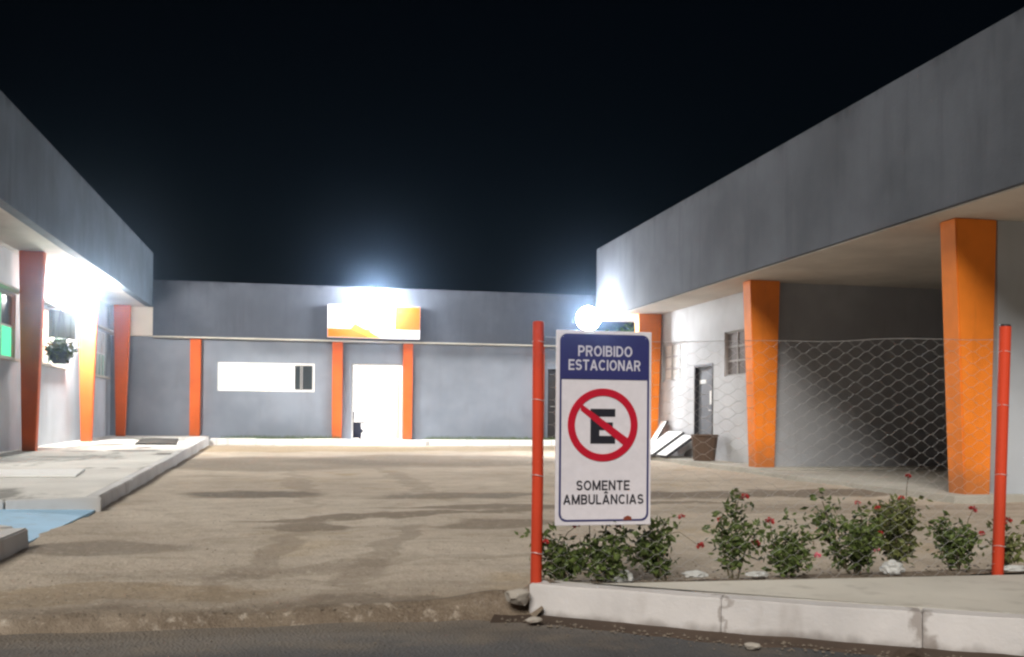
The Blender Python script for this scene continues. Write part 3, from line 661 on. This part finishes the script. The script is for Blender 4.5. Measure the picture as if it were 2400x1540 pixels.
# ------------------------------------------------------------------ fence: two painted posts and hexagonal wire netting
FN = thing('fence', (2.3, 4.55, .1), 'wire netting fence between two orange red posts beside the pavement', 'fence')
def post(pts, r):
    bm = B(); tube(bm, pts, r, 16); return bm
p1 = obj('post', post([(1.091, 4.585, .06), (1.093, 4.575, .6), (1.089, 4.57, 1.35)], .0275), 'post_paint', FN, smooth=False)
obj('cap', ball(B(), (1.089, 4.57, 1.352), .0272, 2, sq=(1, 1, .25)), 'post_paint', p1)
p2 = obj('post', post([(3.53, 4.485, -.05), (3.553, 4.482, .7), (3.575, 4.48, 1.392)], .029), 'post_paint', FN)
obj('cap', tube(B(), [(3.574, 4.48, 1.386), (3.5755, 4.48, 1.402)], .026, 14), 'dark_metal', p2)
def netting():
    r = random.Random(11); bm = B(); pw, ph = .0585, .0605; x0, x1, zb = 1.12, 3.53, .10
    nc = int((x1 - x0) / pw); rows = 21
    def P(u, z):
        t = u / (nc * pw); x = x0 + (x1 - x0) * t
        y = 4.553 - .072 * t + .030 * noise.noise(Vector((x * 1.6, z * 1.8, 5))); top = 1.0 + .045 * t
        zz = zb + (z) * top * .975 + .022 * noise.noise(Vector((x * 1.9, z * 1.5, 9))) - .022 * math.sin(math.pi * t)
        return Vector((x + .016 * noise.noise(Vector((x * 2.2, z * 2.2, 2))), y, zz))
    def wire(a, b_, rad):
        tube(bm, [a, b_], rad, 3, False)
    for c in range(nc):
        for k in range(rows):
            z = (k + (.5 if c % 2 else 0)) * ph; u = c * pw; tw = pw * .33
            if z > 20 * ph: continue
            a, b_ = P(u - tw * .5 + pw * .5, z), P(u + tw * .5 + pw * .5, z)
            wire(a, b_, .0009 * r.uniform(.8, 1.4))
            for s in (-1, 1):
                z2 = z + s * ph * .5
                if 0 <= z2 <= 20 * ph and c + 1 < nc: wire(b_, P(u + pw - tw * .5 + pw * .5, z2), .00068)
    for k in range(40):
        a, b_ = P(k / 40 * nc * pw, 20 * ph), P((k + 1) / 40 * nc * pw, 20 * ph); wire(a, b_, .0016)
    obj('netting', bm, 'galvanised_wire', FN)
netting()
for p, x, y in ((p1, 1.093, 4.575), (p2, 3.556, 4.482)):
    for z in (.25, .62, .98, 1.26):
        bm = B(); xx = x + (z - .7) * (.032 if x > 2 else 0)
        ring = [(xx + .0315 * math.cos(t), y + .0315 * math.sin(t), z + .004 * math.sin(2 * t)) for t in [2 * math.pi * k / 14 for k in range(15)]]
        tube(bm, ring, .0016, 5); obj('wire_tie', bm, 'galvanised_wire', p)

# ------------------------------------------------------------------ the sign
SG = thing('no_parking_sign', (1.398, 4.50, .385), 'white upright no parking sign with navy header and red ring on the fence', 'sign')
SX0, SX1, SZ0, SZ1, SY = 1.162, 1.637, .385, 1.313, 4.502
PX = (SX1 - SX0) / 223.5
def sx(p): return SX0 + (p - 1303.2) * PX
def sz(p): return SZ1 - (p - 774) * (SZ1 - SZ0) / 458.0
def rrect(x0, x1, z0, z1, r, corners=(1, 1, 1, 1), n=7):
    """corners: bl, br, tr, tl rounded or not"""
    pts = []
    for (cx, cz, a0), f in zip(((x0 + r, z0 + r, math.pi), (x1 - r, z0 + r, 1.5 * math.pi), (x1 - r, z1 - r, 0), (x0 + r, z1 - r, .5 * math.pi)), corners):
        if f: pts += [(cx + r * math.cos(a0 + k * math.pi / 2 / n), cz + r * math.sin(a0 + k * math.pi / 2 / n)) for k in range(n + 1)]
        else: pts.append((x0 if cx < (x0 + x1) / 2 else x1, z0 if cz < (z0 + z1) / 2 else z1))
    return pts
def plate(pts, y0, y1): return hexa(B(), [(x, y0, z) for x, z in pts], [(x, y1, z) for x, z in pts])
def ringplate(outer, inner, y0, y1):
    bm = B(); n = len(outer)
    R = [[bm.verts.new((x, y, z)) for x, z in q] for y in (y0, y1) for q in (outer, inner)]
    for i in range(n):
        j = (i + 1) % n
        for a, b_ in ((0, 1), (1, 3), (3, 2), (2, 0)): bm.faces.new((R[a][i], R[a][j], R[b_][j], R[b_][i]))
    return bm
panel = obj('panel', bx(SX0, SX1, SY, SY + .012, SZ0, SZ1, bev=.003), 'sign_white', SG)
o_ = rrect(sx(1311), sx(1521), sz(1223), sz(782), .036); i_ = rrect(sx(1315.5), sx(1516.5), sz(1218.5), sz(786), .031)
obj('border', ringplate(o_, i_, SY - .0016, SY - .0004), 'sign_navy', SG)
obj('header', plate(rrect(sx(1313), sx(1519), sz(889), sz(784), .033, (0, 0, 1, 1)), SY - .0022, SY - .0005), 'sign_navy', SG)
cx, cz, R0, R1 = sx(1412), sz(996), 82 * PX, 65.5 * PX; N = 64
circ = lambda R: [(cx + R * math.cos(2 * math.pi * k / N), cz + R * math.sin(2 * math.pi * k / N)) for k in range(N)]
obj('ring', ringplate(circ(R0), circ(R1), SY - .0032, SY - .0005), 'sign_red', SG)
a0 = math.radians(35); dx, dz = math.cos(a0), -math.sin(a0); hw = 9.5 * PX; L_ = 70 * PX
obj('slash', plate([(cx - dx * L_ - dz * -hw * -1, cz - dz * L_ - dx * hw), (cx + dx * L_ + dz * hw, cz + dz * L_ - dx * hw), (cx + dx * L_ - dz * hw, cz + dz * L_ + dx * hw), (cx - dx * L_ - dz * hw, cz - dz * L_ + dx * hw)], SY - .0028, SY - .0006), 'sign_red', SG)
e0, e1, et, eb = sx(1383), sx(1441), sz(958), sz(1040); th = (et - eb) / 5 * 1.12; st = (e1 - e0) * .36
obj('letter_e', plate([(e0, eb), (e1, eb), (e1, eb + th), (e0 + st, eb + th), (e0 + st, (et + eb) / 2 - th / 2), (e1 - .012, (et + eb) / 2 - th / 2), (e1 - .012, (et + eb) / 2 + th / 2), (e0 + st, (et + eb) / 2 + th / 2), (e0 + st, et - th), (e1, et - th), (e1, et), (e0, et)], SY - .0019, SY - .0005), 'sign_black', SG)
def arc(cx_, cy_, rx, ry, a0, a1, n=10): return [(cx_ + rx * math.cos(math.radians(a0 + (a1 - a0) * k / n)), cy_ + ry * math.sin(math.radians(a0 + (a1 - a0) * k / n))) for k in range(n + 1)]
T = .075      # half stroke, letters drawn on a cap height of 1
def bowl(z0, z1, xr, x0=.0): m_ = (z0 + z1) / 2; h = (z1 - z0) / 2; return [(x0, z1), (xr - h, z1)] + arc(xr - h, m_, h, h, 90, -90) + [(x0, z0)]
LET = {'I': (.17, [[(.085, 0), (.085, 1)]]), 'E': (.62, [[(.085, 0), (.085, 1)], [(.1, .915), (.62, .915)], [(.1, .5), (.58, .5)], [(.1, .085), (.62, .085)]]),
 'T': (.66, [[(.33, 0), (.33, 1)], [(0, .915), (.66, .915)]]), 'L': (.56, [[(.085, 0), (.085, 1)], [(.1, .085), (.56, .085)]]),
 'N': (.72, [[(.085, 0), (.085, 1)], [(.635, 0), (.635, 1)], [(.09, .97), (.63, .03)]]), 'M': (.86, [[(.085, 0), (.085, 1)], [(.775, 0), (.775, 1)], [(.09, .98), (.43, .06)], [(.77, .98), (.43, .06)]]),
 'A': (.78, [[(.075, 0), (.39, .98)], [(.705, 0), (.39, .98)], [(.2, .30), (.58, .30)]]), 'P': (.66, [[(.085, 0), (.085, 1)], bowl(.43, .915, .58, .1)]),
 'R': (.70, [[(.085, 0), (.085, 1)], bowl(.48, .915, .60, .1), [(.38, .47), (.60, 0)]]), 'B': (.68, [[(.085, 0), (.085, 1)], bowl(.52, .915, .57, .1), bowl(.085, .52, .60, .1)]),
 'D': (.72, [[(.085, 0), (.085, 1)], [(.1, .915), (.3, .915)] + arc(.3, .5, .335, .415, 90, -90, 14) + [(.1, .085)]]), 'O': (.80, [arc(.40, .5, .315, .415, 0, 360, 28)]),
 'C': (.76, [arc(.40, .5, .315, .415, 42, 318, 22)]), 'U': (.70, [[(.085, 1), (.085, .34)] + arc(.35, .34, .265, .255, 180, 360, 12) + [(.615, 1)]]),
 'S': (.66, [arc(.33, .70, .235, .215, 20, 270, 14)[:-1] + arc(.33, .295, .25, .21, 90, -160, 14)])}
LET['Â'] = (.78, LET['A'][1] + [[(.22, 1.12), (.39, 1.27), (.56, 1.12)]])
def text(s, px0, px1, pyc, caph, mat):
    adv = sum(LET[c][0] for c in s) + .11 * (len(s) - 1); kz = caph * PX; kx = (sx(px1) - sx(px0)) / adv; x = sx(px0); z = sz(pyc) - kz / 2
    bm = B(); dep = 0
    for c in s:
        w, strokes = LET[c]
        for st_ in strokes:
            dep += 1; y = SY - .0026 - .00003 * (dep % 9); L2, R2 = [], []
            pts = [Vector(p) for p in st_]; closed = (pts[0] - pts[-1]).length < 1e-6
            for k, p in enumerate(pts):
                d = (pts[(k + 1) % len(pts) if not (closed and k == len(pts) - 1) else 1] - p) if (k < len(pts) - 1 or closed) else p - pts[k - 1]
                e = (p - pts[k - 1]) if (k > 0) else ((p - pts[-2]) if closed else d)
                t_ = (d.normalized() + e.normalized()).normalized(); nn = Vector((-t_.y, t_.x)) * T * 1.05
                L2.append(bm.verts.new((x + (p.x + nn.x) * kx, y, z + (p.y + nn.y) * kz))); R2.append(bm.verts.new((x + (p.x - nn.x) * kx, y, z + (p.y - nn.y) * kz)))
            for k in range(len(pts) - 1): bm.faces.new((L2[k], L2[k + 1], R2[k + 1], R2[k]))
        x += (w + .11) * kx
    obj('lettering', bm, mat, SG)
text('PROIBIDO', 1353, 1480, 822, 24, 'sign_letter'); text('ESTACIONAR', 1331, 1500, 855, 24, 'sign_letter')
text('SOMENTE', 1351, 1476, 1138, 22, 'sign_black'); text('AMBULÂNCIAS', 1321, 1509, 1171, 22, 'sign_black')
obj('rust_spot', plate([(sx(1461), sz(1221)), (sx(1482), sz(1221)), (sx(1480), sz(1213)), (sx(1472), sz(1210)), (sx(1463), sz(1214))], SY - .0030, SY - .0017), 'rust', SG)
for px_, pz_ in ((1318, 790), (1512, 790), (1318, 1214), (1512, 1214)):
    obj('wire_tie', tube(B(), [(sx(px_), SY - .006, sz(pz_)), (sx(px_), SY + .045, sz(pz_) + .004)], .0018, 5), 'galvanised_wire', SG)

# ------------------------------------------------------------------ flowering shrubs along the fence
def flower_mesh(seed, mat):
    r = random.Random(seed); vs, fs = [], []
    for i in range(22):
        d = Vector((r.gauss(0, 1), r.gauss(0, 1), abs(r.gauss(0, .9)) - .2)).normalized(); c = d * .009; q = d.orthogonal().normalized(); q = Matrix.Rotation(r.uniform(0, 6), 3, d) @ q; s = r.uniform(.010, .017); k = len(vs)
        vs += [c - q * s * .4, c + d * s * .6 - q * s * .6 + Vector((0, 0, .002)), c + d * s * 1.1, c + d * s * .6 + q * s * .6, c + q * s * .4]; fs.append((k, k + 1, k + 2, k + 3, k + 4))
    me = bpy.data.meshes.new('flower'); me.from_pydata(vs, [], fs); me.materials.append(MATS[mat]); return me
FM = [flower_mesh(1, 'petal'), flower_mesh(2, 'petal'), flower_mesh(3, 'petal_pink')]
def shrub(x, y, h, w, lean, nl, flowers, label, seed, mat='leaf', base=.1):
    r = random.Random(seed); S = thing('shrub', (x, y, base), label, 'shrub', 'flowering shrubs along the fence')
    bm = B(); tips = []
    ns = r.randint(4, 6)
    for i in range(ns):
        a = 2 * math.pi * i / ns + r.uniform(-.7, .7); k = r.uniform(.15, 1.35); hh = h * r.uniform(.5, 1.08) * (1.05 - .35 * k)
        p0 = Vector((x + .02 * math.cos(a), y + .02 * math.sin(a), base - .02)); p2 = Vector((x + lean * hh / h + w * .5 * k * math.cos(a), y + w * .5 * k * math.sin(a), base + hh)); p1 = p0.lerp(p2, .5) + Vector((r.gauss(0, .015), r.gauss(0, .015), .02))
        tube(bm, [p0, p1, p2], [.006, .0045, .002], 5); tips.append((p0, p1, p2))
    fl = []
    for (dx, dz, km) in [f for k, f in enumerate(flowers) if k < 1 or (k + seed) % 2]:
        q = Vector((x + dx, y + r.uniform(-.10, .03), base + dz)); t = min(tips, key=lambda t: (t[2] - q).length)
        tube(bm, [t[1].lerp(t[2], .6), (t[2] + q) / 2 + Vector((0, 0, .02)), q], [.003, .0022, .0015], 4); fl.append((q, km)); 
    obj('stems', bm, 'stem', S)
    def pt(rr):
        t = rr.choice(tips); k = .12 + .88 * rr.random() ** .75; p = t[0].lerp(t[1], k * 2) if k < .5 else t[1].lerp(t[2], k * 2 - 1)
        s = .020 + .026 * k; return p + Vector((rr.gauss(0, s), rr.gauss(0, s), rr.gauss(0, s * .7) + .01))
    v_, f_ = leaves(int(nl * 1.15), pt, .045, r, .8)
    v_ = [Vector((q.x, q.y, max(q.z, base + .012))) for q in v_]
    obj('foliage', (v_, f_), mat, S)
    for q, km in fl:
        o = bpy.data.objects.new('flower', FM[km]); COL.objects.link(o); o.parent = S; o.location = q - S.location; o.rotation_euler = (r.uniform(-.4, .4), r.uniform(-.4, .4), r.uniform(0, 6)); k = r.uniform(.7, 1.15); o.scale = (k, k, k)
shrub(1.225, 4.64, .30, .17, .0, 420, [(.08, .27, 0), (.10, .18, 0), (-.10, .20, 1)], 'dense shrub next to the left post, half behind the sign', 1)
shrub(1.43, 4.62, .30, .16, .03, 430, [(-.06, .31, 1), (.09, .26, 0)], 'upright shrub directly below the lower edge of the sign', 2)
shrub(1.76, 4.66, .27, .22, -.06, 430, [(.10, .30, 0), (-.02, .33, 1), (.17, .16, 1)], 'shrub leaning left, first one right of the sign', 3)
shrub(2.15, 4.68, .42, .15, .03, 380, [(.03, .40, 0), (-.07, .28, 1), (.10, .26, 0), (.13, .15, 1), (-.1, .37, 0)], 'slender pointed shrub between sign and middle of the fence', 4)
shrub(2.43, 4.66, .29, .18, .05, 400, [(.13, .10, 2), (.04, .36, 0), (-.13, .28, 0), (.18, .34, 0)], 'dark shrub with a pink bloom low on its right side', 5)
shrub(2.82, 4.66, .50, .32, -.05, 760, [(.09, .12, 2), (.03, .36, 0), (-.12, .36, 0), (.13, .20, 0), (.0, .26, 2)], 'largest bushy shrub, in the middle of the right half of the fence', 6)
shrub(3.10, 4.70, .78, .26, .02, 760, [(.0, .38, 0), (-.07, .44, 0), (.04, .50, 0), (.12, .36, 0), (-.13, .33, 1), (-.10, .22, 0)], 'tallest light green shrub before the big orange column', 7, 'leaf_dry')
shrub(3.41, 4.66, .35, .17, .0, 440, [(.16, .19, 0), (.10, .32, 0), (-.12, .33, 0)], 'green shrub right beside the right hand post', 8)
shrub(3.74, 4.70, .26, .12, .0, 160, [(-.03, .26, 0)], 'small sparse shrub just right of the right hand post', 9, 'leaf_dry')

# ------------------------------------------------------------------ litter and rubble
def stone(c, r, label, mat, name, seed, sq=(1, 1, .6), cat='stone', group=None):
    bm = ball(B(), (0, 0, 0), r, 3, 0, sq=(1, 1, 1)); rr = random.Random(seed)
    cuts = [Vector((rr.gauss(0, 1), rr.gauss(0, 1), rr.gauss(0, .8))).normalized() for _ in range(9)]
    for v in bm.verts:
        for n in cuts:
            d = v.co.dot(n) - r * .68
            if d > 0: v.co -= n * d
        v.co += v.co.normalized() * r * .10 * noise.noise(v.co * (2.5 / r) + Vector((seed, 0, 0)))
        v.co = Vector((v.co.x * sq[0] + c[0], v.co.y * sq[1] + c[1], v.co.z * sq[2] + c[2]))
    return obj(name, bm, mat, loc=(c[0], c[1], c[2] - r * sq[2]), label=label, cat=cat, group=group)
stone((.985, 4.50, .055), .062, 'broken pale concrete lump at the end of the kerb', 'rubble', 'rubble', 3, (1.2, .8, .75), 'rubble')
stone((1.02, 4.34, -.02), .03, 'small pale stone lying on the dirt below the kerb corner', 'rubble', 'stone', 9, (1.5, 1, .5))
stone((1.80, 3.74, -.03), .028, 'small stone on the asphalt edge below the long kerb', 'rubble', 'stone', 12, (1.5, 1, .5))
stone((2.36, 3.50, -.03), .05, 'brown lump of dirt at the kerb joint on the right', 'gutter_brown', 'dirt_lump', 14, (1.3, 1, .7), 'dirt')
def crumple(c, r, sq, label, seed):
    bm = ball(B(), (0, 0, 0), r, 3)
    for v in bm.verts:
        p = v.co / r; v.co *= 1 + .38 * noise.noise(p * 2.2 + Vector((seed, 1, 0))) + .15 * noise.noise(p * 5 + Vector((0, seed, 0)))
        v.co = Vector((v.co.x * sq[0] + c[0], v.co.y * sq[1] + c[1], max(v.co.z * sq[2] + c[2], .1)))
    return obj('litter', bm, 'litter_white', loc=(c[0], c[1], .1), label=label, cat='litter', group='white litter among the shrubs')
crumple((1.535, 4.60, .115), .05, (1.0, .8, .7), 'white crumpled litter at the foot of the shrub below the sign', 1)
crumple((3.0, 4.60, .125), .055, (1.1, .8, .75), 'largest white crumpled litter, under the big bushy shrub', 2)
crumple((2.25, 4.62, .11), .04, (1.5, .8, .4), 'flat white litter between the slender and the dark shrub', 3)
crumple((1.93, 4.66, .11), .045, (1.3, .8, .5), 'white litter between the leaning and the slender shrub', 4)
crumple((3.70, 4.58, .11), .05, (1.6, .7, .4), 'pale litter at the foot of the right hand post', 5)
def pebbles():
    r = random.Random(21); vs, fs = [], []
    def put(x, y, z, s):
        k = len(vs); a = r.uniform(0, 6.28)
        for dx, dy, dz in ((1, 0, 0), (0, 1, 0), (-1, 0, 0), (0, -1, 0), (0, 0, .7), (0, 0, -.5)):
            s2 = s * r.uniform(.7, 1.2); vs.append((x + (dx * math.cos(a) - dy * math.sin(a)) * s2 * 1.3, y + (dx * math.sin(a) + dy * math.cos(a)) * s2, z + dz * s2))
        for i in range(4): fs.append((k + i, k + (i + 1) % 4, k + 4)); fs.append((k + (i + 1) % 4, k + i, k + 5))
    for i in range(900):
        y = 4.62 + 5.5 * r.random() ** 2.2; x = r.uniform(-1.7, 1.0) if y < 5.2 else r.uniform(-1.7, 5); put(x, y, zyard(y) + .004, r.uniform(.002, .007))
    for i in range(260):
        x = r.uniform(.95, 3.2); y = kerb_y(x) - r.uniform(.02, .2); put(x - .05, y, -.042, r.uniform(.003, .010))
    for i in range(420):
        x = r.uniform(-2.5, 2.6); y = kerb_y(x) - abs(r.gauss(.1, .22)) - .02; put(x, y, -.042, r.uniform(.002, .006))
    for i in range(220): put(r.uniform(1.15, 3.8), r.uniform(4.53, 4.8), .10, r.uniform(.003, .010))
    obj('gravel', (vs, fs), 'grit', label='loose gravel and grit scattered along the road edge and kerb', cat='gravel', kind='stuff')
pebbles()

# ------------------------------------------------------------------ added scattering volume, imitates lens bloom round the lamps
hz = obj('bloom_haze', bx(-45, 45, -9, 60, -1.2, 7.0), 'sand', kind='stuff', label='added thin scattering volume imitating lens bloom round the lamps', cat='bloom_haze')
m = bpy.data.materials.new('bloom_scatter'); m.use_nodes = True; t = m.node_tree; t.nodes.clear()
pv = t.nodes.new('ShaderNodeVolumePrincipled'); pv.inputs['Color'].default_value = (.46, .68, 1, 1); pv.inputs['Density'].default_value = .0019; pv.inputs['Anisotropy'].default_value = .97
o_ = t.nodes.new('ShaderNodeOutputMaterial'); t.links.new(pv.outputs[0], o_.inputs['Volume'])
hz.data.materials[0] = m; m.cycles.homogeneous_volume = True
